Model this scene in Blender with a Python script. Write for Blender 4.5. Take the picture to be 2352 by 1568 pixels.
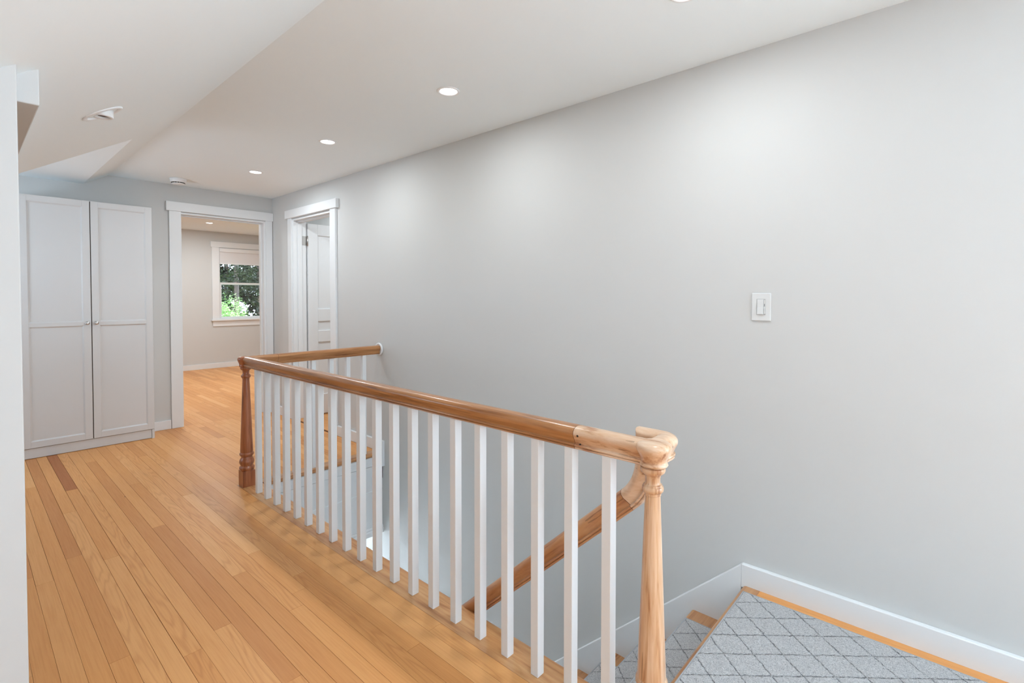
import bpy, bmesh, math, random
from mathutils import Vector, Matrix

sc = bpy.context.scene
for o in list(bpy.data.objects):
    bpy.data.objects.remove(o)
COL = sc.collection
pi = math.pi

# ------------------------------------------------------------------ camera
cam_d = bpy.data.cameras.new('camera')
cam = bpy.data.objects.new('camera', cam_d)
COL.objects.link(cam)
F = 1146.863
cam_d.sensor_width = 36.0
cam_d.lens = F / 2352 * 36
cam_d.shift_y = (706.542 - 784) / 2352
cam_d.clip_start = 0.02
yaw, pit, rol = .8371913, .02179829, -.00078926
fw = Vector((math.sin(yaw) * math.cos(pit), math.cos(yaw) * math.cos(pit), -math.sin(pit)))
rt = Vector((math.cos(yaw), -math.sin(yaw), 0))
dn = fw.cross(rt)
r2 = rt * math.cos(rol) + dn * math.sin(rol)
d2 = -rt * math.sin(rol) + dn * math.cos(rol)
M = Matrix((r2, -d2, -fw)).transposed().to_4x4()
M.translation = Vector((0, 0, 1.26))
cam.matrix_world = M
sc.camera = cam

# ------------------------------------------------------------------ colour management, world, sun
sc.view_settings.view_transform = 'Standard'
sc.view_settings.look = 'None'
sc.view_settings.gamma = 1
sc.view_settings.use_curve_mapping = False
sc.view_settings.exposure = 0.40

W = bpy.data.worlds.new('world')
sc.world = W
W.use_nodes = True
WN = W.node_tree.nodes
bg = WN['Background']
bg.inputs['Strength'].default_value = 10.4
# hazy daylight: cool pale sky above, lower half made brighter to uplight the ceiling
_tc = WN.new('ShaderNodeTexCoord')
_sp = WN.new('ShaderNodeSeparateXYZ')
_rm = WN.new('ShaderNodeValToRGB')
_mr = WN.new('ShaderNodeMapRange')
_mr.inputs['From Min'].default_value = -1
W.node_tree.links.new(_tc.outputs['Generated'], _sp.inputs[0])
W.node_tree.links.new(_sp.outputs[2], _mr.inputs[0])
W.node_tree.links.new(_mr.outputs[0], _rm.inputs[0])
_rm.color_ramp.elements[0].position = .46
_rm.color_ramp.elements[0].color = (.81, .98, 1.15, 1)
_rm.color_ramp.elements[1].position = .56
_rm.color_ramp.elements[1].color = (.32, .40, .48, 1)
W.node_tree.links.new(_rm.outputs[0], bg.inputs['Color'])

sun_d = bpy.data.lights.new('sun', 'SUN')
sun_d.energy = 5.0
sun_d.angle = .01
sun_d.color = (1, .96, .88)
sun = bpy.data.objects.new('sun', sun_d)
sun.rotation_euler = Vector((-.45, .35, -.8)).to_track_quat('-Z', 'Y').to_euler()
COL.objects.link(sun)


def portal(name, loc, nrm, w, h):
    d = bpy.data.lights.new(name, 'AREA')
    d.shape = 'RECTANGLE'
    d.size, d.size_y = w, h
    d.cycles.is_portal = True
    o = bpy.data.objects.new(name, d)
    o.location = loc
    o.rotation_euler = Vector(nrm).to_track_quat('-Z', 'Z').to_euler()
    COL.objects.link(o)


BACKY = -3.6
portal('daylight_portal', (.6, BACKY - .05, 1.15), (0, 1, 0), .6, 2.1)
portal('daylight_portal', (2.45, -2.2, 1.15), (-1, 0, 0), 2.2, 1.9)  # unseen side opening, added to brighten the sloped ceiling
portal('daylight_portal', (-1.36, 4.5, 1.18), (1, 0, 0), .8, .75)  # unseen dormer opening, added to light the cabinet end


def lamp(name, loc, power, r=.05, col=(.88, .95, 1), nrm=(0, 0, -1), spread=pi):
    d = bpy.data.lights.new(name, 'AREA')
    d.shape = 'DISK'
    d.size = r * 2
    d.energy = power
    d.color = col
    d.spread = spread
    o = bpy.data.objects.new(name, d)
    o.location = loc
    o.rotation_euler = Vector(nrm).to_track_quat('-Z', 'Y').to_euler()
    COL.objects.link(o)
    return o


P_HALL, P_ROOM, P_LOW = 4.4, 15.5, 230.0

# ------------------------------------------------------------------ materials


def s2l(c):
    return tuple(((x / 255) / 12.92 if x / 255 <= .04045 else ((x / 255 + .055) / 1.055) ** 2.4) for x in c)


class NT:
    def __init__(s, name):
        s.m = bpy.data.materials.new(name)
        s.m.use_nodes = True
        s.t = s.m.node_tree
        s.b = s.t.nodes['Principled BSDF']

    def n(s, typ, **kw):
        nd = s.t.nodes.new(typ)
        for k, v in kw.items():
            if hasattr(nd, k):
                setattr(nd, k, v)
        return nd

    def link(s, a, b):
        s.t.links.new(a, b)

    def math(s, op, a, b=None, c=None, clamp=False):
        nd = s.t.nodes.new('ShaderNodeMath')
        nd.operation = op
        nd.use_clamp = clamp
        for i, v in enumerate((a, b, c)):
            if v is None:
                continue
            if isinstance(v, (int, float)):
                nd.inputs[i].default_value = v
            else:
                s.link(v, nd.inputs[i])
        return nd.outputs[0]

    def mix(s, f, a, b, typ='MIX'):
        nd = s.t.nodes.new('ShaderNodeMix')
        nd.data_type = 'RGBA'
        nd.blend_type = typ
        for i, v in ((0, f), (6, a), (7, b)):
            if isinstance(v, (int, float)):
                nd.inputs[i].default_value = v
            elif isinstance(v, tuple):
                nd.inputs[i].default_value = (*v[:3], 1)
            else:
                s.link(v, nd.inputs[i])
        return nd.outputs[2]

    def noise(s, vec, scale, detail=3, rough=.5, dist=0.0):
        nd = s.t.nodes.new('ShaderNodeTexNoise')
        nd.inputs['Scale'].default_value = scale
        nd.inputs['Detail'].default_value = detail
        nd.inputs['Roughness'].default_value = rough
        nd.inputs['Distortion'].default_value = dist
        if vec is not None:
            s.link(vec, nd.inputs['Vector'])
        return nd.outputs['Fac']

    def mapping(s, vec, scale=(1, 1, 1), loc=(0, 0, 0), rot=(0, 0, 0)):
        nd = s.t.nodes.new('ShaderNodeMapping')
        nd.inputs['Scale'].default_value = scale
        nd.inputs['Location'].default_value = loc
        nd.inputs['Rotation'].default_value = rot
        s.link(vec, nd.inputs['Vector'])
        return nd.outputs[0]

    def ramp(s, fac, stops):
        nd = s.t.nodes.new('ShaderNodeValToRGB')
        while len(nd.color_ramp.elements) < len(stops):
            nd.color_ramp.elements.new(.5)
        for e, (p, c) in zip(nd.color_ramp.elements, stops):
            e.position = p
            e.color = (*c, 1)
        s.link(fac, nd.inputs[0])
        return nd.outputs[0]

    def bump(s, h, strength, dist=.01):
        nd = s.t.nodes.new('ShaderNodeBump')
        nd.inputs['Strength'].default_value = strength
        nd.inputs['Distance'].default_value = dist
        s.link(h, nd.inputs['Height'])
        s.link(nd.outputs[0], s.b.inputs['Normal'])

    def geo(s):
        return s.n('ShaderNodeNewGeometry').outputs['Position']

    def obj(s):
        return s.n('ShaderNodeTexCoord').outputs['Object']


def paint(name, col, rough=.6, bump=.03, bs=220, spec=.35):
    t = NT(name)
    p = t.geo()
    n1 = t.noise(p, 1.3, 2)
    c = t.mix(n1, tuple(x * .985 for x in s2l(col)), tuple(min(1, x * 1.015) for x in s2l(col)))
    t.link(c, t.b.inputs['Base Color'])
    t.b.inputs['Roughness'].default_value = rough
    t.b.inputs['Specular IOR Level'].default_value = spec
    if bump:
        t.bump(t.noise(p, bs, 3), bump, .002)
    return t.m


WALL = paint('wall_paint', (210, 210, 208), .75)
CEIL = paint('ceiling_paint', (245, 252, 255), .85)
TRIM = paint('trim_paint', (234, 236, 237), .38, .015, 90, .5)
CABM = paint('cabinet_lacquer', (214, 213, 212), .45, .01, 60, .45)
WHITE = paint('white_plastic', (240, 240, 240), .35, 0, 1, .5)
PLATE = paint('switch_plate_plastic', (222, 223, 222), .35, 0, 1, .5)
RED = None


def metal(name, col, rough):
    t = NT(name)
    n = t.noise(t.geo(), 400, 2)
    c = t.mix(n, tuple(x * .9 for x in col), col)
    t.link(c, t.b.inputs['Base Color'])
    t.b.inputs['Metallic'].default_value = 1
    t.b.inputs['Roughness'].default_value = rough
    return t.m


NICKEL = metal('brushed_nickel', (.55, .53, .51), .35)


def flat(name, col, rough=.6):
    t = NT(name)
    n = t.noise(t.geo(), 30, 2)
    c = t.mix(n, tuple(x * .85 for x in s2l(col)), s2l(col))
    t.link(c, t.b.inputs['Base Color'])
    t.b.inputs['Roughness'].default_value = rough
    return t.m


DARK = flat('dark_slot', (22, 20, 20))
GAPM = flat('dark_gap', (70, 45, 28))
SUBM = flat('subfloor', (112, 66, 32), .9)


def emit(name, strength, col=(1, .98, .95)):
    t = NT(name)
    t.b.inputs['Base Color'].default_value = (.8, .8, .8, 1)
    t.b.inputs['Emission Color'].default_value = (*col, 1)
    t.b.inputs['Emission Strength'].default_value = strength
    return t.m


LENS = emit('lamp_lens', 6.0)


def plank_mat():
    t = NT('plank_wood')
    at = t.n('ShaderNodeAttribute', attribute_name='tone')
    sep = t.n('ShaderNodeSeparateColor')
    t.link(at.outputs['Color'], sep.inputs[0])
    tone, off, kind = sep.outputs[0], sep.outputs[1], sep.outputs[2]
    pos = t.geo()
    comb = t.n('ShaderNodeCombineXYZ')
    t.link(t.math('MULTIPLY', off, 37.0), comb.inputs[0])
    t.link(t.math('MULTIPLY', off, 91.0), comb.inputs[1])
    t.link(t.math('MULTIPLY', kind, 13.0), comb.inputs[2])
    add = t.n('ShaderNodeVectorMath', operation='ADD')
    t.link(pos, add.inputs[0])
    t.link(comb.outputs[0], add.inputs[1])
    v = add.outputs[0]
    # fine fibres
    fine = t.noise(t.mapping(v, (170, 5, 1)), 1.0, 4, .6)
    # growth bands : straight grain or cathedral
    warp = t.noise(t.mapping(v, (13, 1.0, 1)), 1.0, 2, .45)
    band = t.math('SINE', t.math('MULTIPLY', warp, 80.0))
    band = t.math('MULTIPLY', t.math('ADD', band, 1.0), .5)
    band = t.math('POWER', band, 3.0)
    str_ = t.math('MULTIPLY', t.math('GREATER_THAN', kind, .72), .30)
    soft = t.noise(t.mapping(v, (14, 1.6, 1)), 1.0, 3, .5)
    base = t.ramp(tone, [(0.0, s2l((176, 108, 60))), (.18, s2l((208, 142, 84))), (.5, s2l((230, 166, 102))),
                         (.8, s2l((240, 183, 122))), (1.0, s2l((247, 202, 148)))])
    c = t.mix(t.math('MULTIPLY', soft, .35), base, t.mix(1.0, base, (.86, .72, .58), 'MULTIPLY'))
    c = t.mix(t.math('MULTIPLY', band, str_), c, t.mix(1.0, c, (.66, .48, .34), 'MULTIPLY'))
    fm = t.math('MULTIPLY', t.math('SUBTRACT', fine, .42, None, True), 1.3)
    c = t.mix(fm, c, t.mix(1.0, c, (.80, .66, .52), 'MULTIPLY'))
    # knots and small dark flecks
    vo = t.n('ShaderNodeTexVoronoi')
    vo.inputs['Scale'].default_value = 1.0
    t.link(t.mapping(v, (7.5, 3.2, 1)), vo.inputs['Vector'])
    kn = t.math('LESS_THAN', vo.outputs['Distance'], .035)
    sepv = t.n('ShaderNodeSeparateColor')
    t.link(vo.outputs['Color'], sepv.inputs[0])
    kn = t.math('MULTIPLY', kn, t.math('GREATER_THAN', sepv.outputs[0], .62))
    c = t.mix(t.math('MULTIPLY', kn, .7), c, s2l((120, 68, 34)))
    # blotchy wear, broad
    wear = t.noise(pos, 2.2, 3, .6)
    c = t.mix(t.math('MULTIPLY', wear, .16), c, t.mix(1.0, c, (.80, .70, .62), 'MULTIPLY'))
    t.link(c, t.b.inputs['Base Color'])
    t.link(t.math('ADD', t.math('MULTIPLY', fine, .15), .30), t.b.inputs['Roughness'])
    t.b.inputs['Specular IOR Level'].default_value = .2
    t.bump(fine, .06, .002)
    return t.m


PLANK = plank_mat()


def rail_mat(name, light, mid, dark, axis_scale=(55, 55, 3.0)):
    t = NT(name)
    v = t.obj()
    g1 = t.noise(t.mapping(v, axis_scale), 1.0, 4, .6, .4)
    g2 = t.noise(t.mapping(v, tuple(a * .22 for a in axis_scale)), 1.0, 3, .5, 1.0)
    c = t.ramp(g1, [(.32, s2l(dark)), (.46, s2l(mid)), (.63, s2l(light))])
    c = t.mix(t.math('MULTIPLY', t.math('SUBTRACT', g2, .45, None, True), 2.2, None, True), c,
              t.mix(1.0, c, (.78, .58, .42), 'MULTIPLY'))
    st = t.noise(t.mapping(v, tuple(a * 2.2 if a > 10 else a * .8 for a in axis_scale)), 1.0, 2, .5)
    stk = t.math('GREATER_THAN', st, .70)
    c = t.mix(t.math('MULTIPLY', stk, .45), c, s2l((96, 52, 26)))
    t.link(c, t.b.inputs['Base Color'])
    t.b.inputs['Roughness'].default_value = .3
    t.b.inputs['Coat Weight'].default_value = .25
    t.b.inputs['Coat Roughness'].default_value = .15
    t.bump(g1, .05, .002)
    return t.m


RAIL_Y = rail_mat('rail_wood_long', (194, 140, 92), (170, 115, 68), (130, 80, 44), (55, 3, 55))
RAIL_X = rail_mat('rail_wood_short', (196, 142, 92), (176, 120, 72), (140, 88, 48), (3, 55, 55))
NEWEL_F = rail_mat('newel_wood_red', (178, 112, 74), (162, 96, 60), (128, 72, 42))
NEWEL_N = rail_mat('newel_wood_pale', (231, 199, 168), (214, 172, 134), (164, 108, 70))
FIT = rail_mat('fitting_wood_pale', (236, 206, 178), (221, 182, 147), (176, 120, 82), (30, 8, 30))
NOSE = rail_mat('nosing_wood', (218, 168, 116), (206, 150, 98), (176, 118, 70), (40, 3, 40))
NOSEX = rail_mat('nosing_wood_cross', (200, 150, 104), (186, 134, 88), (150, 100, 62), (3, 40, 40))


def carpet_mat():
    t = NT('diamond_carpet')
    p = t.geo()
    wob = t.noise(p, 60, 2)
    wob = t.math('MULTIPLY', t.math('SUBTRACT', wob, .5), .012)
    sep = t.n('ShaderNodeSeparateXYZ')
    t.link(p, sep.inputs[0])
    x, y = sep.outputs[0], sep.outputs[1]
    lines = []
    for sx, sy, off, per in ((.758, .652, .037, .1005), (.758, -.652, .0387, .102)):
        u = t.math('ADD', t.math('MULTIPLY', x, sx), t.math('MULTIPLY', y, sy))
        u = t.math('ADD', u, wob)
        u = t.math('DIVIDE', t.math('SUBTRACT', u, off), per)
        fr = t.math('SUBTRACT', u, t.math('ROUND', u))
        d = t.math('MULTIPLY', t.math('ABSOLUTE', fr), per)
        lines.append(d)
    d = t.math('MINIMUM', lines[0], lines[1])
    groove = t.math('SUBTRACT', 1.0, t.math('DIVIDE', d, .0045), None, True)      # 1 on the line
    thin = t.math('SUBTRACT', 1.0, t.math('DIVIDE', d, .0022), None, True)
    dash = t.math('GREATER_THAN', t.noise(p, 95, 2), .47)
    fib = t.noise(t.mapping(p, (1, 1, 1)), 210, 3, .7, 1.6)
    fib2 = t.noise(p, 38, 3, .6, 1.0)
    c = t.ramp(fib, [(.34, s2l((140, 139, 140))), (.47, s2l((216, 214, 214))), (.60, s2l((242, 240, 239)))])
    c = t.mix(t.math('MULTIPLY', fib2, .3), c, s2l((186, 186, 189)))
    c = t.mix(t.math('MULTIPLY', groove, .35), c, s2l((120, 122, 128)))
    c = t.mix(t.math('MULTIPLY', t.math('MULTIPLY', thin, dash), .95), c, s2l((48, 50, 56)))
    t.link(c, t.b.inputs['Base Color'])
    t.b.inputs['Roughness'].default_value = 1.0
    t.b.inputs['Specular IOR Level'].default_value = .1
    t.b.inputs['Sheen Weight'].default_value = .2
    h = t.math('SUBTRACT', t.math('ADD', fib, t.math('MULTIPLY', fib2, .8)), t.math('MULTIPLY', groove, .9))
    t.bump(h, .9, .008)
    return t.m


CARPET = carpet_mat()
BIND = flat('carpet_binding', (170, 172, 176), .9)


def glass_mat():
    t = NT('window_glass')
    t.t.nodes.remove(t.b)
    tr = t.n('ShaderNodeBsdfTransparent')
    gl = t.n('ShaderNodeBsdfGlossy')
    gl.inputs['Roughness'].default_value = .02
    fr = t.n('ShaderNodeFresnel')
    fr.inputs['IOR'].default_value = 1.45
    mx = t.n('ShaderNodeMixShader')
    t.link(fr.outputs[0], mx.inputs[0])
    t.link(tr.outputs[0], mx.inputs[1])
    t.link(gl.outputs[0], mx.inputs[2])
    t.link(mx.outputs[0], t.t.nodes['Material Output'].inputs[0])
    return t.m


GLASS = glass_mat()


def shade_mat():
    t = NT('shade_fabric')
    p = t.geo()
    n = t.noise(t.mapping(p, (300, 1, 300)), 1, 2)
    t.link(t.mix(n, s2l((226, 224, 224)), s2l((238, 236, 236))), t.b.inputs['Base Color'])
    t.b.inputs['Roughness'].default_value = .9
    t.b.inputs['Transmission Weight'].default_value = 0
    return t.m


SHADE = shade_mat()


def leaf_mat(name, c1, c2, c3):
    t = NT(name)
    n = t.noise(t.geo(), 1.6, 4, .7)
    t.link(t.ramp(n, [(.3, s2l(c1)), (.5, s2l(c2)), (.72, s2l(c3))]), t.b.inputs['Base Color'])
    t.b.inputs['Roughness'].default_value = .55
    return t.m


LEAF_D = leaf_mat('conifer_needles', (6, 12, 3), (17, 29, 9), (46, 60, 26))
LEAF_M = leaf_mat('hemlock_needles', (12, 20, 6), (34, 48, 18), (92, 108, 56))
LEAF_L = leaf_mat('bright_shrub_leaves', (84, 124, 62), (128, 164, 96), (182, 206, 144))
BARK = leaf_mat('bark', (34, 24, 17), (56, 40, 29), (96, 74, 56))
GRASS = leaf_mat('grass', (60, 92, 36), (92, 128, 56), (130, 160, 84))

# ------------------------------------------------------------------ mesh helpers


def BM():
    return bmesh.new()


def box(bm, x0, x1, y0, y1, z0, z1, mi=0):
    vs = [bm.verts.new(p) for p in ((x0, y0, z0), (x1, y0, z0), (x1, y1, z0), (x0, y1, z0),
                                    (x0, y0, z1), (x1, y0, z1), (x1, y1, z1), (x0, y1, z1))]
    fs = []
    for f in ((0, 3, 2, 1), (4, 5, 6, 7), (0, 1, 5, 4), (1, 2, 6, 5), (2, 3, 7, 6), (3, 0, 4, 7)):
        q = bm.faces.new([vs[i] for i in f])
        q.material_index = mi
        fs.append(q)
    return fs


def prism(bm, pts, axis, a, b, mi=0):
    """pts 2-D polygon extruded along axis from a to b. axis 'x': pts=(y,z); 'y': pts=(x,z); 'z': pts=(x,y)"""
    def P(p, t):
        return {'x': (t, p[0], p[1]), 'y': (p[0], t, p[1]), 'z': (p[0], p[1], t)}[axis]
    A = [bm.verts.new(P(p, a)) for p in pts]
    B = [bm.verts.new(P(p, b)) for p in pts]
    n = len(pts)
    fs = [bm.faces.new(A), bm.faces.new(B[::-1])]
    for i in range(n):
        fs.append(bm.faces.new((A[i], B[i], B[(i + 1) % n], A[(i + 1) % n])))
    for f in fs:
        f.material_index = mi
    return fs


def lathe(bm, prof, c=(0, 0, 0), n=40, axis='z', mi=0):
    """prof: list of (r, h)."""
    rings = []
    for r, h in prof:
        ring = []
        for i in range(n):
            a = 2 * pi * i / n
            u, v = r * math.cos(a), r * math.sin(a)
            p = {'z': (u, v, h), 'x': (h, u, v), 'y': (u, h, v)}[axis]
            ring.append(bm.verts.new((p[0] + c[0], p[1] + c[1], p[2] + c[2])))
        rings.append(ring)
    for a, b in zip(rings, rings[1:]):
        for i in range(n):
            f = bm.faces.new((a[i], a[(i + 1) % n], b[(i + 1) % n], b[i]))
            f.smooth = True
            f.material_index = mi
    for ring in (rings[0], rings[-1]):
        f = bm.faces.new(ring)
        f.material_index = mi


def sweep(bm, path, prof, side0, smooth=True):
    """sweep a 2-D profile (side, up) along a polyline, mitred at every vertex"""
    P = [Vector(p) for p in path]
    segs = [(P[i + 1] - P[i]).normalized() for i in range(len(P) - 1)]
    up0 = Vector((0, 0, 1))
    s = segs[0].cross(up0)
    s = s.normalized() if s.length > .1 else Vector(side0).normalized()
    frames = []
    for i, d in enumerate(segs):
        if i:
            q = segs[i - 1].rotation_difference(d)
            s = q @ s
        s = (s - d * s.dot(d)).normalized()
        frames.append((s.copy(), s.cross(d).normalized()))
    rings = []
    for i, p in enumerate(P):
        if i == 0:
            d, (s_, u_), nrm = segs[0], frames[0], segs[0]
        elif i == len(P) - 1:
            d, (s_, u_), nrm = segs[-1], frames[-1], segs[-1]
        else:
            d, (s_, u_), nrm = segs[i - 1], frames[i - 1], (segs[i - 1] + segs[i]).normalized()
        ring = []
        for a, b in prof:
            q = p + s_ * a + u_ * b
            k = (p - q).dot(nrm) / d.dot(nrm)
            ring.append(bm.verts.new(q + d * k))
        rings.append(ring)
    n = len(prof)
    for a, b in zip(rings, rings[1:]):
        for i in range(n):
            f = bm.faces.new((a[i], a[(i + 1) % n], b[(i + 1) % n], b[i]))
            f.smooth = smooth
    bm.faces.new(rings[0])
    bm.faces.new(rings[-1])


def obj(name, bm, mats, parent=None, bevel=0, seg=2, angle=35, auto=False, **props):
    bmesh.ops.recalc_face_normals(bm, faces=bm.faces)
    me = bpy.data.meshes.new(name)
    bm.to_mesh(me)
    bm.free()
    for m in (mats if isinstance(mats, (list, tuple)) else [mats]):
        me.materials.append(m)
    o = bpy.data.objects.new(name, me)
    COL.objects.link(o)
    if parent is not None:
        o.parent = parent
        o.matrix_parent_inverse = Matrix.Translation(parent.location).inverted() if parent.type == 'EMPTY' else Matrix()
    if bevel:
        md = o.modifiers.new('bevel', 'BEVEL')
        md.width = bevel
        md.segments = seg
        md.limit_method = 'ANGLE'
        md.angle_limit = math.radians(angle)
    for k, v in props.items():
        o[k] = v
    return o


def empty(name, loc, label, cat, group=None, kind=None):
    o = bpy.data.objects.new(name, None)
    o.empty_display_size = .05
    o.location = loc
    COL.objects.link(o)
    o['label'] = label
    o['category'] = cat
    if group:
        o['group'] = group
    if kind:
        o['kind'] = kind
    return o


def tag(o, label, cat, group=None):
    o['label'] = label
    o['category'] = cat
    if group:
        o['group'] = group
    return o


def struct(name, bm, mats, parent=None, **kw):
    if parent is None:
        kw['kind'] = 'structure'
    return obj(name, bm, mats, parent, **kw)


# ------------------------------------------------------------------ dimensions
WX = 2.305       # stair wall plane
BBX = 2.282      # its baseboard face
FY = 5.60        # far wall plane
ZC = 2.326       # hall ceiling
CX, SL = .90, .6  # crease of the ceiling and the slope left of it
DY = 3.80        # where the dormer starts
ZD = 2.225       # dormer ceiling
WELLX = 1.37     # edge of the stair well
WELLY = 3.49
LAND = .695      # edge of the landing
BALX = 1.279     # line of the long balustrade
BALY = 3.539
RISE, RUN = .2025, .2145
LOW = -2.75


def zl(x):
    return ZC - SL * (CX - x)


# ------------------------------------------------------------------ floor (planks in one mesh)
rnd = random.Random(11)
bm = BM()
tone = bm.loops.layers.float_color.new('tone')
PW = .0602
X0 = .146
known = {0: [3.078], 1: [2.975], 6: [2.004], 3: [2.155, 3.175], 8: [2.078, 4.91], 11: [2.423, 4.951], 12: [1.985],
         14: [2.22], 5: [4.292, 3.03], 2: [4.539], 4: [3.853], 10: [4.112], 9: [3.256], 7: [2.996], 15: [4.717], 16: [4.228]}
dark = {5: 4.6, 0: 2.6, 3: 2.7, 6: 3.4}


def add_plank(x0, x1, y0, y1, tn, off, kd):
    g = rnd.choice((.0003, .0004, .0006, .0009))
    fs = box(bm, x0 + g, x1 - g, y0 + .0004, y1 - .0004, -.018, 0)
    for f in fs:
        for l in f.loops:
            l[tone] = (tn, off, kd, 1)


def rnd_tone():
    return min(1, max(0, rnd.gauss(.54, .14)))


def strip(k, ya, yb):
    xa = X0 + k * PW
    xb = xa + PW
    js = []
    kn = known.get(k, [])
    y = ya - rnd.uniform(0, 1.2)
    while y < yb:
        y += rnd.choice((.45, .7, .9, 1.2, 1.6, 1.9)) * rnd.uniform(.8, 1.2)
        if kn and 1.75 < y < 5.1:
            continue
        js.append(y)
    js += kn
    js = sorted(j for j in js if ya + .1 < j < yb - .1)
    ys = [ya] + js + [yb]
    for a, b in zip(ys, ys[1:]):
        tn = rnd_tone()
        m = (a + b) / 2
        if k == 5 and a > 4.2:
            tn = .03
        if k == 9 and a < 3 and b > 3.2:
            tn = .25
        add_plank(xa, xb, a, b, tn, rnd.random(), rnd.random())


for k in range(-23, 18):
    strip(k, BACKY, FY)
xr = X0 + 18 * PW
for k in range(18, 36):
    if X0 + (k + 1) * PW > BBX:
        break
    strip(k, BACKY, LAND - .07)
    strip(k, 3.585, FY)
# hall strip right under the stair wall door and last slivers
add_plank(X0 + 35 * PW, BBX + .0, 3.585, FY, .5, .2, .1)
add_plank(X0 + 35 * PW, BBX + .0, BACKY, LAND - .07, .5, .2, .1)
# room behind the far wall and room behind the stair wall
for k in range(10, 70):
    strip(k, FY, 9.78)
for k in range(36, 70):
    strip(k, 3.6, FY)
# sub-floor
box(bm, -1.25, xr, BACKY, FY, -.22, -.004, 1)
box(bm, xr, WX, BACKY, LAND - .03, -.22, -.004, 1)
box(bm, xr, WX, 3.52, FY, -.22, -.004, 1)
box(bm, .7, 4.6, FY, 9.9, -.22, -.004, 1)
box(bm, WX, 4.6, 3.5, FY, -.22, -.004, 1)
fl = struct('floor', bm, [PLANK, SUBM])

# well nosings (border boards)


def nosing(name, a, b, axis, y0, y1, mat, flip=False):
    """rounded-edge board; profile across from a (floor side) to b (well side)"""
    pr = [(a, -.03), (a, 0)]
    r = .014
    sgn = 1 if b > a else -1
    for i in range(7):
        t = pi / 2 - pi * i / 6
        pr.append((b - sgn * r + sgn * r * math.cos(t), -.015 + .015 * math.sin(t)))
    bmx = BM()
    prism(bmx, pr, axis, y0, y1)
    return struct(name, bmx, mat)


nosing('trim_1', 1.2302, WELLX, 'y', LAND, 3.585, NOSE)
nosing('trim_2', 3.584, WELLY, 'x', WELLX - .001, 2.29, NOSEX)
nosing('trim_3', LAND - .07, LAND, 'x', 1.2302, BBX, NOSEX)

# ------------------------------------------------------------------ walls
bm = BM()   # stair wall: x from WX to WX+.125, with the opening of door 2
DO0, DO1, DZ = 4.305, 5.10, 2.055
T = .125
box(bm, WX, WX + T, -1.1, DO0, LOW, 2.45)
box(bm, WX, WX + T, BACKY, -3.3, LOW, 2.45)
box(bm, WX, WX + T, -3.3, -1.1, LOW, .2)  # wall under the added daylight opening
box(bm, WX, WX + T, -3.3, -1.1, 2.1, 2.45)
box(bm, WX, WX + T, DO1, FY, LOW, 2.45)
box(bm, WX, WX + T, DO0, DO1, DZ, 2.45)
box(bm, WX, WX + T, DO0, DO1, LOW, -.2)
struct('wall_right', bm, WALL)

bm = BM()   # far wall with the opening of doorway 1
A0, A1, AZ = 1.445, 2.235, 2.065
box(bm, -1.3, A0, FY, FY + T, -.2, 2.45)
box(bm, A1, 4.6, FY, FY + T, -.2, 2.45)
box(bm, A0, A1, FY, FY + T, AZ, 2.45)
struct('wall_far', bm, WALL)

bm = BM()   # partition on the left, facing the camera
prism(bm, [(-1.25, 0), (.109, 0), (.109, zl(.109) + .01), (-1.25, zl(-1.25) + .01)], 'y', 1.80, 1.90)
struct('wall_left', bm, WALL, bevel=.003)
bm = BM()   # boxed beam below the slope
xb = .158
prism(bm, [(.0, 1.782), (xb, 1.782), (xb, zl(xb) + .01), (.0, zl(.0) + .01)], 'y', 1.885, DY)
struct('trim_4', bm, WALL, bevel=.003)

bm = BM()   # knee wall at the left and back wall with the window behind the camera
box(bm, -1.35, -1.25, BACKY - .1, -3.2, -.2, 2.4)
box(bm, -1.35, -1.25, 1.4, 4.1, -.2, 2.4)
box(bm, -1.35, -1.25, 4.9, FY + .1, -.2, 2.4)
box(bm, -1.35, -1.25, 4.1, 4.9, -.2, .8)  # wall under the added dormer opening
box(bm, -1.35, -1.25, 4.1, 4.9, 1.55, 2.4)
box(bm, -1.35, -1.25, -3.2, 1.4, -.2, 2.4)
struct('wall_knee', bm, WALL)
bm = BM()
box(bm, -1.35, .3, BACKY - .1, BACKY, -.2, 2.45)
box(bm, .9, WX + T, BACKY - .1, BACKY, -.2, 2.45)
box(bm, .3, .9, BACKY - .1, BACKY, -.2, .1)
box(bm, .3, .9, BACKY - .1, BACKY, 2.2, 2.45)
struct('wall_back', bm, WALL)
bm = BM()
for a, b, c, d in ((.3, .9, .1, .16), (.3, .9, 2.14, 2.2), (.3, .36, .16, 2.14), (.84, .9, .16, 2.14), (.36, .84, 1.12, 1.18)):
    box(bm, a, b, BACKY - .07, BACKY - .03, c, d)
struct('window_2', bm, TRIM)

# ceiling: flat part, slope, dormer
bm = BM()
H2 = 2.5
box(bm, CX, WX + .02, BACKY, FY + .02, ZC, H2)
xl = -1.36
prism(bm, [(CX, ZC), (CX, H2), (xl, H2), (xl, zl(xl))], 'y', BACKY, DY)
xd = CX - (ZC - ZD) / SL
prism(bm, [(CX, ZC), (CX, H2), (xl, H2), (xl, ZD), (xd, ZD)], 'y', DY, FY + .02)
ceil = struct('ceiling', bm, CEIL)

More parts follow.
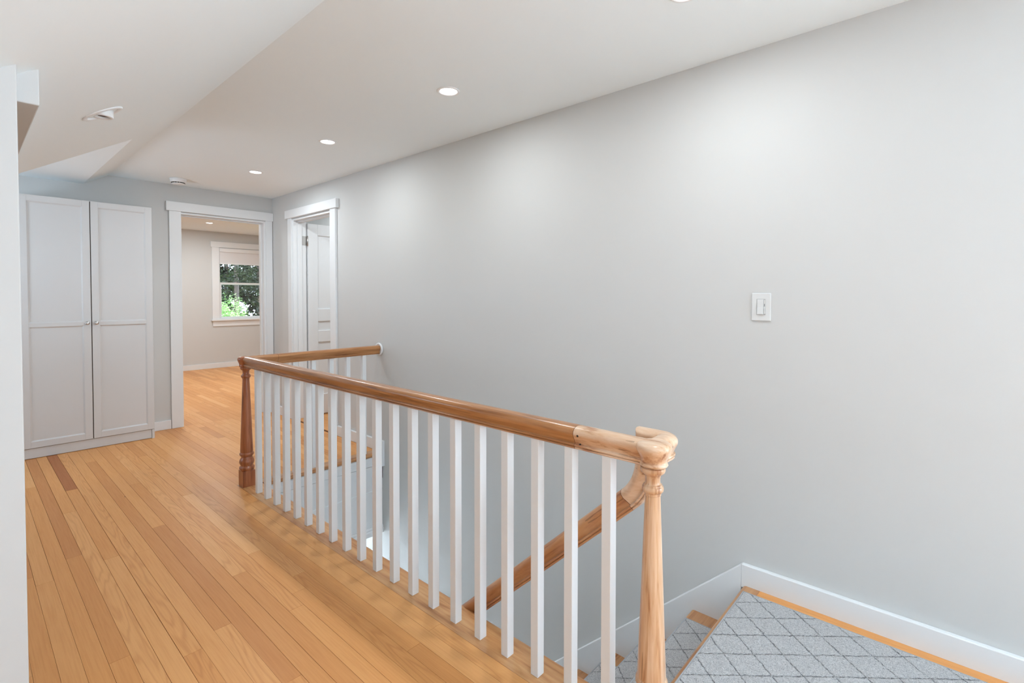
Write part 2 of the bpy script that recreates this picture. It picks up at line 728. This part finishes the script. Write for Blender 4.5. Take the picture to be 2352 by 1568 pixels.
# stair well lower walls
bm = BM()
box(bm, 1.24, 1.335, LAND - .1, 3.585, LOW, -.03)
struct('wall_stair_inner', bm, WALL)
bm = BM()
box(bm, 1.30, WX, LAND - .12, LAND - .045, LOW, -.03)
struct('wall_stair_near', bm, WALL)
bm = BM()
box(bm, -.2, WX + T, 3.3, 7.2, LOW - .05, LOW)
box(bm, 1.24, WX, LAND - .1, 3.3, LOW - .05, LOW)
struct('floor_lower', bm, BIND)
bm = BM()
box(bm, -.2, WX, 7.0, 7.1, LOW, -.66)
box(bm, -.2, -.1, 3.5, 7.0, LOW, -.66)
struct('wall_lower', bm, WALL)
bm = BM()
box(bm, -.2, WX, 3.51, 7.1, -.66, -.22)
struct('ceiling_lower', bm, CEIL)

# fascia below the short nosing : painted boards with seams
bm = BM()
fy = WELLY + .018
for z0, z1, dy in ((-.305, -.108, 0), (-.600, -.311, 0)):
    box(bm, 1.335, WX + .003, fy + dy, fy + .03, z0, z1)
box(bm, 1.335, WX + .004, fy + .006, fy + .022, -.66, -.03)
box(bm, 1.335, WX + .002, fy - .006, fy + .03, -.104, -.03)
box(bm, 1.335, WX, fy - .010, fy + .03, -.050, -.034)
prism(bm, [(fy + .03, -.600), (fy - .004, -.600), (fy - .012, -.612), (fy - .012, -.622), (fy - .020, -.630), (fy - .020, -.664), (fy + .03, -.664)], 'x', 1.335, WX)
struct('trim_5', bm, TRIM, bevel=.0015)
bm = BM()   # fascia on the long side of the well
box(bm, 1.335, 1.352, LAND + .0, WELLY + .01, -.26, -.03)
struct('trim_6', bm, TRIM)

# ------------------------------------------------------------------ baseboards
bm = BM()   # level part at the landing and the skirt that follows the stair
sk = .925


def zsk(y):
    return .090 - sk * (y - .702)


box(bm, BBX, WX, BACKY, .702, -.012, .090)
prism(bm, [(.702, -.012), (.702, .090), (3.46, zsk(3.46)), (3.46, zsk(3.46) - .42), (.702, -.36)], 'x', BBX, WX)
struct('baseboard_right', bm, TRIM, bevel=.003)
bm = BM()
box(bm, BBX, WX, 3.50, 4.20, 0, .090)
box(bm, BBX, WX, 3.470, 3.512, -.115, .090)
box(bm, BBX, WX, 5.18, FY, 0, .090)
struct('baseboard_door', bm, TRIM, bevel=.003)
bm = BM()
box(bm, -1.2, 1.345, FY - .016, FY, 0, .085)
struct('baseboard_far', bm, TRIM, bevel=.003)

# ------------------------------------------------------------------ doorway 1 (far wall)
bm = BM()
cf = FY - .02
box(bm, 1.348, 1.446, cf, FY, 0, 2.075)            # left casing
box(bm, 2.232, WX - .005, cf, FY, 0, 2.075)        # right casing, cut by the corner
box(bm, 1.324, WX, cf - .008, FY, 2.075, 2.163)    # head casing
box(bm, 1.446, 1.452, FY, FY + T, 0, 2.06)          # jambs
box(bm, 2.214, 2.236, FY - .004, FY + T + .004, 0, 2.052)
box(bm, 1.44, 2.236, FY - .004, FY + T + .004, 2.052, 2.07)
box(bm, 2.200, 2.214, FY + .045, FY + .085, 0, 2.038)  # stops
box(bm, 1.45, 2.214, FY + .045, FY + .085, 2.038, 2.052)
d1 = struct('door_1', bm, TRIM, bevel=.002)
for z in (.27, 1.83):
    bm = BM()
    box(bm, 1.4455, 1.4535, FY + .004, FY + .034, z - .045, z + .045)
    obj('hinge', bm, NICKEL, d1)
bm = BM()
box(bm, 2.6, 2.62, 3.7, 3.72, 0, .01)
bm.free()

# ------------------------------------------------------------------ doorway 2 (stair wall) with its open door
bm = BM()
cx = WX - .021
box(bm, cx, WX, 4.207, 4.305, 0, 2.060)
box(bm, cx, WX, 5.096, 5.176, 0, 2.060)
box(bm, cx - .012, WX, 4.172, 5.215, 2.060, 2.142)
xj = WX + T + .004
box(bm, WX - .004, xj, DO0 - .001, DO0 + .015, 0, 2.034)
box(bm, WX - .004, xj, 5.082, 5.101, 0, 2.034)
box(bm, WX - .004, xj, DO0, 5.10, 2.034, 2.056)
box(bm, WX + T, WX + T + .018, 5.101, 5.19, 0, 2.06)
box(bm, WX + .04, WX + .082, 5.070, 5.082, 0, 2.020)
box(bm, WX + .04, WX + .082, DO0 + .015, DO0 + .027, 0, 2.020)
box(bm, WX + .04, WX + .082, DO0 + .015, 5.082, 2.020, 2.034)
d2o = struct('door_2', bm, TRIM, bevel=.002)
bm = BM()   # slab, opened 90 degrees into the room: near face at y = ys
ys, ye = 5.070, 5.105
sx0, sx1 = WX + T + .020, WX + T + .020 + .755
st = .105
zr = [(.012, .20), (.93, 1.06), (1.90, 2.022)]
box(bm, sx0, sx0 + st, ys, ye, .012, 2.022)
box(bm, sx1 - st, sx1, ys, ye, .012, 2.022)
zr = [(.012, .22), (.78, .90), (1.00, 1.13), (1.905, 2.022)]
for a, b in zr:
    box(bm, sx0 + st, sx1 - st, ys, ye, a, b)
box(bm, sx0 + st - .005, sx1 - st + .005, ys + .011, ye - .011, .1, 1.95)
obj('door_slab', bm, TRIM, d2o, bevel=.002)
for z in (.25, 1.84):
    bm = BM()
    zh = .047
    box(bm, WX + T - .035, WX + T + .006, 5.079, 5.083, z - zh, z + zh)
    box(bm, sx0 - .003, sx0 + .0005, ys + .002, ye - .004, z - zh, z + zh)
    lathe(bm, [(.0062, z - zh - .004), (.0062, z + zh + .004)], (sx0 - .006, ys - .001, 0), 14)
    obj('hinge', bm, NICKEL, d2o)

# room behind the stair wall
bm = BM()
box(bm, WX + T, 4.7, 3.5, 3.6, 0, 2.45)
box(bm, 4.6, 4.7, 3.5, 9.9, 0, 2.45)
struct('wall_side_room', bm, WALL)
bm = BM()
box(bm, WX + .02, 4.7, 3.5, FY + .02, ZC, 2.5)
struct('ceiling_side_room', bm, CEIL)
# far room
RZ = 2.40
RY = 9.779
bm = BM()
w0, w1, wz0, wz1 = 3.10, 3.93, .858, 2.125
box(bm, .7, w0, RY, RY + .12, 0, 2.5)
box(bm, w1, 4.7, RY, RY + .12, 0, 2.5)
box(bm, w0, w1, RY, RY + .12, 0, wz0)
box(bm, w0, w1, RY, RY + .12, wz1, 2.5)
box(bm, .6, .7, FY + T, RY + .1, 0, 2.5)
struct('wall_far_room', bm, WALL)
bm = BM()
box(bm, .6, 4.7, FY + .02, RY + .1, RZ, 2.5)
struct('ceiling_far_room', bm, CEIL)
bm = BM()
box(bm, .7, 4.6, RY - .014, RY, 0, .088)
box(bm, 4.586, 4.6, FY + T, RY, 0, .088)
struct('baseboard_far_room', bm, TRIM, bevel=.002)

# window of the far room
bm = BM()
wc = RY - .02
box(bm, 2.985, w0, wc, RY, .86, 2.130)
box(bm, w1, w1 + .115, wc, RY, .86, 2.130)
box(bm, 2.965, w1 + .135, wc - .008, RY, 2.130, 2.228)
win = struct('window_1', bm, TRIM, bevel=.002)
bm = BM()
box(bm, 2.967, w1 + .133, RY - .055, RY + .03, .832, .860)
obj('window_sill', bm, TRIM, win, bevel=.004)
bm = BM()
box(bm, 2.992, w1 + .108, RY - .018, RY, .736, .832)
obj('window_apron', bm, TRIM, win, bevel=.002)


def sash(x0, x1, y0, y1, z0, z1, bw, bt, bb):
    b = BM()
    box(b, x0, x0 + bw, y0, y1, z0, z1)
    box(b, x1 - bw, x1, y0, y1, z0, z1)
    box(b, x0 + bw, x1 - bw, y0, y1, z1 - bt, z1)
    box(b, x0 + bw, x1 - bw, y0, y1, z0, z0 + bb)
    return b


bm = sash(w0, w1, RY, RY + .11, .86, wz1, .012, .02, .006)
obj('window_jamb', bm, TRIM, win)
bm = sash(w0 + .012, w1 - .012, RY + .062, RY + .095, 1.474, 2.105, .022, .04, .036)
s1 = obj('upper_sash', bm, TRIM, win, bevel=.001)
bm = BM()
box(bm, w0 + .03, w1 - .03, RY + .077, RY + .081, 1.51, 2.07)
obj('pane', bm, GLASS, s1)
bm = sash(w0 + .012, w1 - .012, RY + .026, RY + .058, .866, 1.512, .034, .032, .036)
s2 = obj('lower_sash', bm, TRIM, win, bevel=.001)
bm = BM()
box(bm, w0 + .04, w1 - .04, RY + .040, RY + .044, .90, 1.482)
obj('pane', bm, GLASS, s2)
# roller shade
rs = empty('window_shade', ((w0 + w1) / 2, RY + .01, 1.83), 'white shade pulled partly down inside the far room window', 'window shade')
bm = BM()
box(bm, w0 + .013, w1 - .013, RY - .016, RY + .022, 2.052, 2.118)
obj('headrail', bm, WHITE, rs, bevel=.004)
bm = BM()
n = 24
for i in range(n):     # cellular pleats
    za = 2.052 - (2.052 - 1.86) * i / n
    zb = 2.052 - (2.052 - 1.86) * (i + 1) / n
    zm = (za + zb) / 2
    prism(bm, [(RY + .004, za), (RY + .0034, zm), (RY + .004, zb), (RY + .016, zb), (RY + .0166, zm), (RY + .016, za)], 'x', w0 + .016, w1 - .016)
obj('shade_fabric', bm, SHADE, rs)
bm = BM()
box(bm, w0 + .016, w1 - .016, RY + .000, RY + .020, 1.838, 1.860)
obj('bottom_rail', bm, WHITE, rs, bevel=.003)

# ------------------------------------------------------------------ cabinet
CY = 5.33
cab = empty('tall_cabinet', (.735, CY + .13, 0), 'tall white two-door cabinet standing against the far wall', 'cabinet')
bm = BM()
cx0, cx1 = .312, 1.156
box(bm, cx0 + .002, cx1 - .002, CY + .022, FY - .018, 0, 2.040)
obj('body', bm, CABM, cab, bevel=.002)
bm = BM()
box(bm, cx0 + .004, cx1 - .020, CY + .010, CY + .024, .004, .080)
box(bm, cx1 - .018, cx1, CY + .000, CY + .024, 0, .080)
obj('plinth', bm, CABM, cab, bevel=.001)


def cab_door(x0, x1, kx):
    b = BM()
    z0, z1 = .084, 2.043
    y0, y1 = CY, CY + .020
    w = .048
    box(b, x0, x0 + w, y0, y1, z0, z1)
    box(b, x1 - w, x1, y0, y1, z0, z1)
    for a, c in ((z0, z0 + w), (1.022, 1.052), (z1 - w, z1)):
        box(b, x0 + w, x1 - w, y0, y1, a, c)
    box(b, x0 + w - .004, x1 - w + .004, y0 + .009, y1 - .002, z0 + .02, z1 - .02)
    # bevelled inner moulding
    for a, c in ((z0 + w, 1.022), (1.052, z1 - w)):
        m = .010
        xa, xc = x0 + w, x1 - w
        prism(b, [(xa, y0 + .001), (xa + m, y0 + .009), (xa, y0 + .009)], 'z', a, c)
        prism(b, [(xc, y0 + .001), (xc, y0 + .009), (xc - m, y0 + .009)], 'z', a, c)
        prism(b, [(y0 + .001, a), (y0 + .009, a), (y0 + .009, a + m)], 'x', xa, xc)
        prism(b, [(y0 + .001, c), (y0 + .009, c - m), (y0 + .009, c)], 'x', xa, xc)
    d = obj('door', b, CABM, cab, bevel=.0012)
    k = BM()
    lathe(k, [(.006, 0), (.005, -.010), (.008, -.014), (.0145, -.018), (.0155, -.022), (.013, -.027), (.006, -.029)], (kx, y0, 1.043), 24, 'y')
    obj('knob', k, NICKEL, d)
    return d


cab_door(cx0, .7325, .706)
cab_door(.7385, cx1, .764)
bm = BM()
box(bm, .7325, .7385, CY + .012, CY + .0225, .084, 2.04)
obj('door_gap', bm, GAPM, cab)

# ------------------------------------------------------------------ downlights, detector


def downlight(x, y, z, label, power, group, light=True, r=.059):
    e = empty('recessed_downlight', (x, y, z), label, 'ceiling light', group)
    b = BM()
    lathe(b, [(r, z), (r, z - .0025), (r - .004, z - .005), (r - .012, z - .005), (r - .0155, z - .001), (r - .0155, z)], (x, y, 0), 48)
    obj('trim_ring', b, WHITE, e)
    b = BM()
    lathe(b, [(r - .0157, z - .0006), (r - .0157, z - .0022), (.01, z - .0024)], (x, y, 0), 40)
    obj('lens', b, LENS, e)
    if power:
        lamp('downlight_lamp', (x, y, z - .012), power, r - .015)
    return e


g = 'lit round downlights in the flat hall ceiling'
downlight(1.719, 1.994, ZC, 'lit round downlight in the hall ceiling, nearest and largest of the row', P_HALL, g)
downlight(1.719, 3.258, ZC, 'lit round downlight in the hall ceiling, middle one of the row of three', P_HALL * 1.1, g)
downlight(1.722, 4.507, ZC, 'lit round downlight in the hall ceiling, farthest one in front of the doorway', P_HALL * 1.5, g)
downlight(1.722, .735, ZC, 'lit round downlight at the top edge of the photo, mostly cut off', P_HALL, g)
downlight(2.62, 8.66, RZ, 'lit round downlight in the far room ceiling, seen through the doorway', P_ROOM, 'far room downlights')
lamp('unseen_room_lamp', (3.6, 7.0, RZ - .012), P_ROOM)  # this and the next are unseen, added to light the far room
lamp('unseen_room_lamp', (1.7, 7.0, RZ - .012), P_ROOM)
lamp('unseen_room_lamp', (3.1, 4.3, ZC - .012), P_ROOM * .6)
lamp('unseen_room_lamp', (3.3, 5.36, ZC - .012), P_ROOM * .2)  # unseen, added to brighten the patch above the open door
lamp('lower_fill_lamp', (1.2, 5.7, -.70), P_LOW, .12, spread=math.radians(110))  # unseen fill, added to brighten the stair well

# gimbal downlight on the slope
gx, gy = .425, 2.735
gz = zl(gx)
nrm = Vector((-SL, 0, 1)).normalized()      # slope normal (up)
down = -nrm
# in-plane frame
ex = Vector((1, 0, SL)).normalized()
ey = Vector((0, 1, 0))
gi = empty('gimbal_downlight', (gx, gy, gz), 'white unlit gimbal downlight set in the sloped ceiling', 'ceiling light')


def tilted(b):
    m = Matrix((ex, ey, nrm)).transposed().to_4x4()
    m.translation = Vector((gx, gy, gz))
    bmesh.ops.transform(b, matrix=m, verts=b.verts)


b = BM()
lathe(b, [(.078, .002), (.078, -.003), (.074, -.0055), (.062, -.006), (.058, -.002), (.058, .002)], (0, 0, 0), 48)
tilted(b)
obj('trim_ring', b, WHITE, gi)
b = BM()   # level inner eyeball ring poking out of the slope
lathe(b, [(.037, .030), (.037, -.012), (.035, -.015), (.026, -.015), (.0245, -.012), (.024, .006), (.023, .010)], (gx, gy, gz - .002), 40)
obj('inner_ring', b, WHITE, gi)
b = BM()
lathe(b, [(.0243, .000), (.0243, -.006), (.004, -.007)], (gx, gy, gz - .002), 32)
obj('lamp_face', b, GAPM, gi)

sd = empty('smoke_detector', (1.354, 5.301, ZC), 'round white smoke detector on the ceiling above the far doorway', 'smoke detector')
b = BM()
lathe(b, [(.066, ZC), (.066, ZC - .010), (.063, ZC - .012), (.061, ZC - .030), (.058, ZC - .034)], (1.354, 5.301, 0), 48)
lathe(b, [(.048, ZC - .034), (.048, ZC - .040), (.052, ZC - .041), (.044, ZC - .048), (.02, ZC - .050)], (1.354, 5.301, 0), 48)
obj('housing', b, WHITE, sd)
b = BM()
for i in range(16):
    a0 = 2 * pi * i / 16 + .04
    a1 = a0 + .30
    pts = []
    for k in range(5):
        a = a0 + (a1 - a0) * k / 4
        pts.append((1.354 + .0535 * math.cos(a), 5.301 + .0535 * math.sin(a)))
    for k in range(4, -1, -1):
        a = a0 + (a1 - a0) * k / 4
        pts.append((1.354 + .0478 * math.cos(a), 5.301 + .0478 * math.sin(a)))
    prism(b, pts, 'z', ZC - .0405, ZC - .0335)
obj('vent_slots', b, DARK, sd)

# ------------------------------------------------------------------ light switch
sw = empty('light_switch', (WX, .637, 1.218), 'white dimmer light switch on the wall above the stair landing', 'light switch')
b = BM()
box(b, WX - .006, WX, .600, .677, 1.158, 1.277)
# opening is covered by the paddle unit
obj('wall_plate', b, PLATE, sw, bevel=.003)
b = BM()
box(b, WX - .0068, WX - .005, .6205, .6565, 1.184, 1.252)
fr_ = obj('bezel', b, flat('bezel_grey', (188, 188, 187), .4), sw, bevel=.0006)
b = BM()
prism(b, [(WX - .006, 1.186), (WX - .0115, 1.186), (WX - .0085, 1.218), (WX - .0075, 1.250), (WX - .006, 1.250)], 'y', .6285, .6535)
obj('paddle', b, PLATE, sw, bevel=.0006)
b = BM()
box(b, WX - .0075, WX - .006, .622, .6265, 1.188, 1.248)
box(b, WX - .0100, WX - .0065, .6215, .627, 1.211, 1.218)
obj('dimmer_slider', b, PLATE, sw)
b = BM()
box(b, WX - .0078, WX - .0074, .6235, .6255, 1.220, 1.231)
obj('slider_slot', b, flat('slot_grey', (110, 110, 110)), sw)

# ------------------------------------------------------------------ balustrade
bal = empty('balustrade', (BALX, 2.1, 0), 'wooden handrail with turned newel posts and white square balusters around the stair well', 'balustrade')
PR = [(0, .0685), (.010, .068), (.019, .0655), (.026, .061), (.0305, .054), (.0315, .047), (.0300, .041), (.0265, .034),
      (.0230, .027), (.0205, .021), (.0192, .0180), (.0200, .0165), (.0240, .0150), (.0250, .0118), (.0238, .0090), (.0196, .0078), (.0196, .0066), (.0222, .0055), (.0226, .0025), (.0205, .0)]
prof = PR + [(-a, b) for a, b in PR[::-1][:-1]]
ZB = .795


def rail(name, path, mat, side, label=None, pr=prof):
    b = BM()
    sweep(b, path, pr, side)
    o = obj(name, b, mat, bal)
    if label:
        o['label'] = label
    md = o.modifiers.new('e', 'EDGE_SPLIT')
    md.split_angle = math.radians(32)
    return o


# long rail, from the near fitting to the far newel, mitred into the short rail
yj = .875
rail('handrail', [(BALX, yj, ZB), (BALX, BALY - .30 * 0 - .031, ZB)], RAIL_Y, (1, 0, 0))
rail('corner_fitting', [(BALX, BALY - .033, ZB), (BALX, BALY, ZB), (BALX + .20, BALY, ZB)], RAIL_X, (1, 0, 0))
rail('handrail', [(BALX + .201, BALY, ZB), (WX - .012, BALY, ZB)], RAIL_X, (0, -1, 0))
# near fitting: comes off the long rail, turns over the newel, returns and drops
NY = .628
XR = 1.388
pth = [(BALX, yj - .001, ZB)]
r = .028
for i in range(7):
    a = pi / 2 * i / 6
    pth.append((BALX + r - r * math.cos(a), NY + r - r * math.sin(a), ZB))
r = .030
for i in range(7):
    a = pi / 2 * i / 6
    pth.append((XR - r + r * math.sin(a), NY + r - r * math.cos(a), ZB))
yv = .664
zt = .700
b = BM()
# go down only at the far end of the return: one sharp mitre
pth2 = pth + [(XR, yv, ZB)]
b.free()
# gooseneck easing
R_ = .215
th = math.atan(.915)           # slope angle below horizontal
turn = pi / 2 - th
zc0 = .770
ease = [(XR, yv, ZB), (XR, yv, zc0)]
for i in range(1, 13):
    a = turn * i / 12
    ease.append((XR, yv + R_ * (1 - math.cos(a)), zc0 - R_ * math.sin(a)))
end = ease[-1]
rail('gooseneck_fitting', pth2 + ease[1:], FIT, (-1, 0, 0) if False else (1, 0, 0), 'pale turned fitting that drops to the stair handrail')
dv = Vector((0, math.cos(th), -math.sin(th)))
e0 = Vector(end) + dv * .0012
rail('stair_handrail', [tuple(e0), tuple(e0 + dv * 1.75)], rail_mat('rail_wood_stair', (210, 156, 108), (190, 130, 84), (140, 84, 48), (55, 4, 4)), (1, 0, 0),
     'sloping handrail going down the stair')


def newel(name, x, y, mat, label, dz=0.0):
    e = BM()
    s = .0385
    zt_ = .105 + dz
    fs = box(e, x - s, x + s, y - s, y + s, .0, zt_)
    # chamfered top of the block
    P2 = [(.040, zt_), (.041, zt_ + .004), (.0455, zt_ + .010), (.0465, zt_ + .018), (.0440, zt_ + .025), (.038, zt_ + .029), (.037, zt_ + .033),
          (.0415, zt_ + .042), (.0455, zt_ + .053), (.0450, zt_ + .064), (.0400, zt_ + .076), (.0340, zt_ + .086), (.0335, zt_ + .091), (.036, zt_ + .093),
          (.036, zt_ + .097), (.0410, zt_ + .100), (.0440, zt_ + .106), (.0435, zt_ + .113), (.0395, zt_ + .118), (.0372, zt_ + .120), (.0390, zt_ + .126)]
    z0 = zt_ + .126
    zs = .713
    for i in range(1, 13):
        t = i / 12
        P2.append((.0390 - (.0390 - .0205) * (t ** .85) if False else .0390 + (.0208 - .0390) * t, z0 + (zs - z0) * t))
    P2 += [(.0225, .7145), (.0225, .7205), (.0255, .7225), (.0288, .7270), (.0296, .7325), (.0280, .7385), (.0250, .7400), (.0252, .7440), (.0205, .7455),
           (.0198, .752), (.0200, .762), (.0215, .7665), (.0220, .7700), (.0260, .7730), (.0320, .7780), (.0345, .7850), (.0335, .7910), (.0285, .7935), (.0285, .7955)]
    lathe(e, P2, (x, y, 0), 48)
    o = obj(name, e, mat, bal, label=label)
    md = o.modifiers.new('bv', 'BEVEL')
    md.width = .004
    md.segments = 2
    md.limit_method = 'ANGLE'
    md.angle_limit = math.radians(60)
    e2 = o.modifiers.new('e', 'EDGE_SPLIT')
    e2.split_angle = math.radians(48)
    return o


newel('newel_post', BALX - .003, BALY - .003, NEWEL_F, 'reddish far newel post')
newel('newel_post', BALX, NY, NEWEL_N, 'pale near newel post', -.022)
# turned caps under the corners of the rail
b = BM()
lathe(b, [(.029, .7955), (.036, .797), (.0385, .801), (.037, .805), (.0345, .808), (.0350, .813), (.0380, .822), (.0435, .833), (.0475, .842),
          (.0485, .849), (.0465, .856), (.0400, .8605), (.030, .8625), (.012, .8632)], (BALX - .003, NY - .004, 0), 48)
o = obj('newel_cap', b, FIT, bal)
b = BM()
lathe(b, [(.029, .7935), (.034, .797), (.0345, .803), (.0330, .806), (.0350, .815), (.0400, .828), (.0440, .838),
          (.0450, .846), (.0430, .854), (.0360, .8605), (.024, .8625), (.010, .8630)], (BALX - .006, BALY + .004, 0), 40)
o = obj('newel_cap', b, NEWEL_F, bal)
# joint lines of the fittings
for nm, pa, side in (('joint_line', [(BALX, yj - .0010, ZB - .0002), (BALX, yj + .0004, ZB - .0002)], (1, 0, 0)),
                     ('joint_line', [(BALX + .2000, BALY, ZB - .0002), (BALX + .2012, BALY, ZB - .0002)], (0, -1, 0))):
    rail(nm, pa, flat('joint_brown', (88, 50, 28)), side, pr=[(a * 1.008, c * 1.004) for a, c in prof])
e1 = Vector(end)
rail('joint_line', [tuple(e1 - dv * .0002), tuple(e1 + dv * .0012)], flat('joint_brown2', (88, 50, 28)), (1, 0, 0), pr=[(a * 1.008, c * 1.004) for a, c in prof])
# two peg holes next to the joint
for yy, zz, rr in ((.858, .8395, .0034), (.855, .812, .0028)):
    b = BM()
    xx = BALX - (.0305 if zz > .83 else .0213)
    lathe(b, [(rr, xx + .004), (rr, xx - .0014)], (0, yy, zz), 10, 'x')
    obj('peg_hole', b, flat('peg_black', (30, 22, 18)), bal)

# balusters
hs = .0165
for k in range(20):
    y = .751 + .1357 * k + .0155
    b = BM()
    box(b, BALX - hs, BALX + hs, y - .0155, y + .0155, 0, ZB + .004)
    obj('baluster', b, TRIM, bal, bevel=.0018)
for k in range(7):
    x = 2.140 + .0165 - .1385 * k
    if x < BALX + .06:
        break
    b = BM()
    box(b, x - hs, x + hs, BALY - .0155, BALY + .0155, 0, ZB + .004)
    obj('baluster', b, TRIM, bal, bevel=.0018)
# wall rosette
b = BM()
lathe(b, [(.052, WX), (.052, WX - .009), (.048, WX - .0125), (.043, WX - .0135), (.041, WX - .0115), (.012, WX - .0115)], (0, BALY, ZB + .036), 40, 'x')
o = obj('wall_rosette', b, TRIM, bal, label='white round wall plate at the end of the rail')

# ------------------------------------------------------------------ stair
stair = empty('staircase', (1.8, LAND, 0), 'wooden staircase going down from the landing along the grey wall', 'stairs')
NST = 12
for k in range(1, NST + 1):
    yn = LAND + .012 + RUN * k
    z = -RISE * k
    b = BM()
    pr_ = [(yn - RUN - .030, z - .026), (yn - RUN - .030, z)]
    for i in range(7):
        t = pi / 2 - pi * i / 6
        pr_.append((yn - .013 + .013 * math.cos(t), z - .013 + .013 * math.sin(t)))
    prism(b, pr_, 'x', 1.336, BBX)
    obj('tread', b, NOSEX, stair)
    b = BM()
    yr = yn - RUN - .022
    box(b, 1.336, BBX, yr - .018, yr, z + .000, z + RISE - .026)
    obj('riser', b, TRIM, stair)

# carpets


def pad(name, x0, x1, y0, y1, z0, th, label, group=None, cut=None):
    b = BM()
    box(b, x0, x1, y0, y1, z0, z0 + th)
    o = obj(name, b, CARPET, None, bevel=.004, seg=3)
    tag(o, label, 'carpet', group)
    b = BM()
    e = .005
    for a in ((x0 - e, x0 + .001, y0 - e, y1 + e), (x1 - .001, x1 + e, y0 - e, y1 + e), (x0, x1, y0 - e, y0 + .001), (x0, x1, y1 - .001, y1 + e)):
        box(b, a[0], a[1], a[2], a[3], z0, z0 + th - .001)
    obj('binding', b, BIND, o, bevel=.001)
    return o


pad('landing_carpet', 1.40, 2.222, BACKY + .3, .672, .0, .007, 'grey carpet with a dashed diamond pattern covering the stair landing')
names = ['first step below the landing', 'second step below the landing, left of the pale newel post', 'third step below the landing, seen between balusters', 'fourth step below the landing, at the floor edge', 'fifth step below the landing, hidden under the floor edge']
for k in range(1, 6):
    yn = LAND + .012 + RUN * k
    z = -RISE * k
    lab = 'grey diamond-pattern carpet on the ' + names[k - 1]
    pad('stair_carpet', 1.43, 2.190, yn - RUN - .018, yn - .014, z, .007, lab, 'carpet pieces on the stair treads')

# ------------------------------------------------------------------ balustrade on the floor below
lb = empty('balustrade', (1.6, 4.3, LOW), 'white balusters on the floor below, glimpsed under the stair well edge', 'balustrade')
for k in range(9):
    x = 2.15 - .12 * k
    b = BM()
    box(b, x - .014, x + .014, 4.286, 4.314, LOW, -1.0)
    obj('baluster', b, TRIM, lb)
b = BM()
box(b, 1.1, WX - .002, 4.27, 4.33, -1.0, -.94)
obj('handrail', b, NEWEL_F, lb)

# ------------------------------------------------------------------ outdoors
bm = BM()
box(bm, -30, 60, 10.5, 70, -3.05, -3.0)
go = obj('grass_lawn', bm, GRASS, None, kind='stuff')
tag(go, 'grassy ground outside the far room window', 'ground')


def leaf_cloud(b, pts, size, rr, flatness=.6):
    for p in pts:
        s = size * rr.uniform(.6, 1.3)
        d = Vector((rr.gauss(0, 1), rr.gauss(0, 1), rr.gauss(-.25, .35))).normalized()
        w = d.cross(Vector((rr.gauss(0, .4), rr.gauss(0, .4), 1))).normalized() * s * .35
        q = Vector(p)
        vs = [b.verts.new(q - d * s), b.verts.new(q + w), b.verts.new(q + d * s), b.verts.new(q - w)]
        b.faces.new(vs)


def conifer(x, y, h, r, seed, leaf, label, nb=60, per=46, base=.1, dens=1.0, zb=-3.0):
    rr = random.Random(seed)
    t = empty('conifer_tree', (x, y, zb), label, 'tree', 'dark trees outside the far room window')
    b = BM()
    prof_ = [(.009 * h * (1 - i / 8) + .02, i / 8 * h) for i in range(9)]
    lathe(b, prof_, (x, y, zb), 12)
    obj('trunk', b, BARK, t)
    b = BM()
    pts = []
    for i in range(nb):
        f = rr.random() ** .8
        z = zb + h * (base + (1 - base) * f)
        L = r * (1 - f * .85) * rr.uniform(.7, 1.1)
        a = rr.uniform(0, 2 * pi)
        for k in range(int(per * dens * 1.9)):
            u = rr.random() ** .6
            px = x + math.cos(a) * L * u + rr.gauss(0, .12 * L * u)
            py = y + math.sin(a) * L * u + rr.gauss(0, .12 * L * u)
            pz = z - .28 * L * u * u + rr.gauss(0, .05 + .05 * u)
            pts.append((px, py, pz))
    leaf_cloud(b, pts, .075 if y < 19 else .15, rr)
    obj('foliage', b, leaf, t)


conifer(5.68, 16.4, 10, 2.0, 3, LEAF_D, 'dark conifer outside the window with a sunlit patch on its trunk', 90, 60, .30)
conifer(6.95, 18.0, 10, 2.4, 4, LEAF_M, 'dark conifer outside at the right side of the window', 90, 60, .22)
conifer(4.4, 19.5, 11, 2.8, 5, LEAF_D, 'dense dark conifer behind, at the left side of the window', 160, 90, .05)
conifer(7.4, 22.5, 12, 3.4, 6, LEAF_D, 'tall dense conifer at the back of the wood, seen in mid window', 170, 90, .02)
conifer(9.6, 22.0, 12, 3.4, 7, LEAF_D, 'tall dense conifer at the back of the wood, right of the window', 150, 60, .02)
conifer(6.3, 26.0, 13, 3.6, 8, LEAF_D, 'farthest tall conifer behind the other trees', 170, 90, .02)


def shrub(x, y, z, r, h, seed, label):
    rr = random.Random(seed)
    t = empty('garden_shrub', (x, y, -3.0), label, 'shrub')
    b = BM()
    for i in range(7):
        a = i * 2 * pi / 7
        sweep(b, [(x + .1 * math.cos(a), y + .1 * math.sin(a), -3.0), (x + .5 * r * math.cos(a), y + .5 * r * math.sin(a), z + h * .5)],
              [(.04, 0), (0, .04), (-.04, 0), (0, -.04)], (1, .3, 0))
    obj('stem', b, BARK, t)
    b = BM()
    pts = []
    for i in range(18000):
        a = rr.uniform(0, 2 * pi)
        c = rr.uniform(-.3, 1)
        u = rr.uniform(.75, 1.0)
        s = math.sqrt(max(0, 1 - c * c))
        lump = 1 + .16 * math.sin(5 * a + 3 * c) + .12 * math.sin(9 * c + 2 * a)
        pts.append((x + r * s * math.cos(a) * u * lump, y + r * s * math.sin(a) * u * lump, z + h * c * u * lump))
    leaf_cloud(b, pts, .034, rr)
    obj('foliage', b, LEAF_L, t)


shrub(4.25, 13.6, .10, .85, 1.05, 21, 'bright pale green shrub in the sun, low in the window')
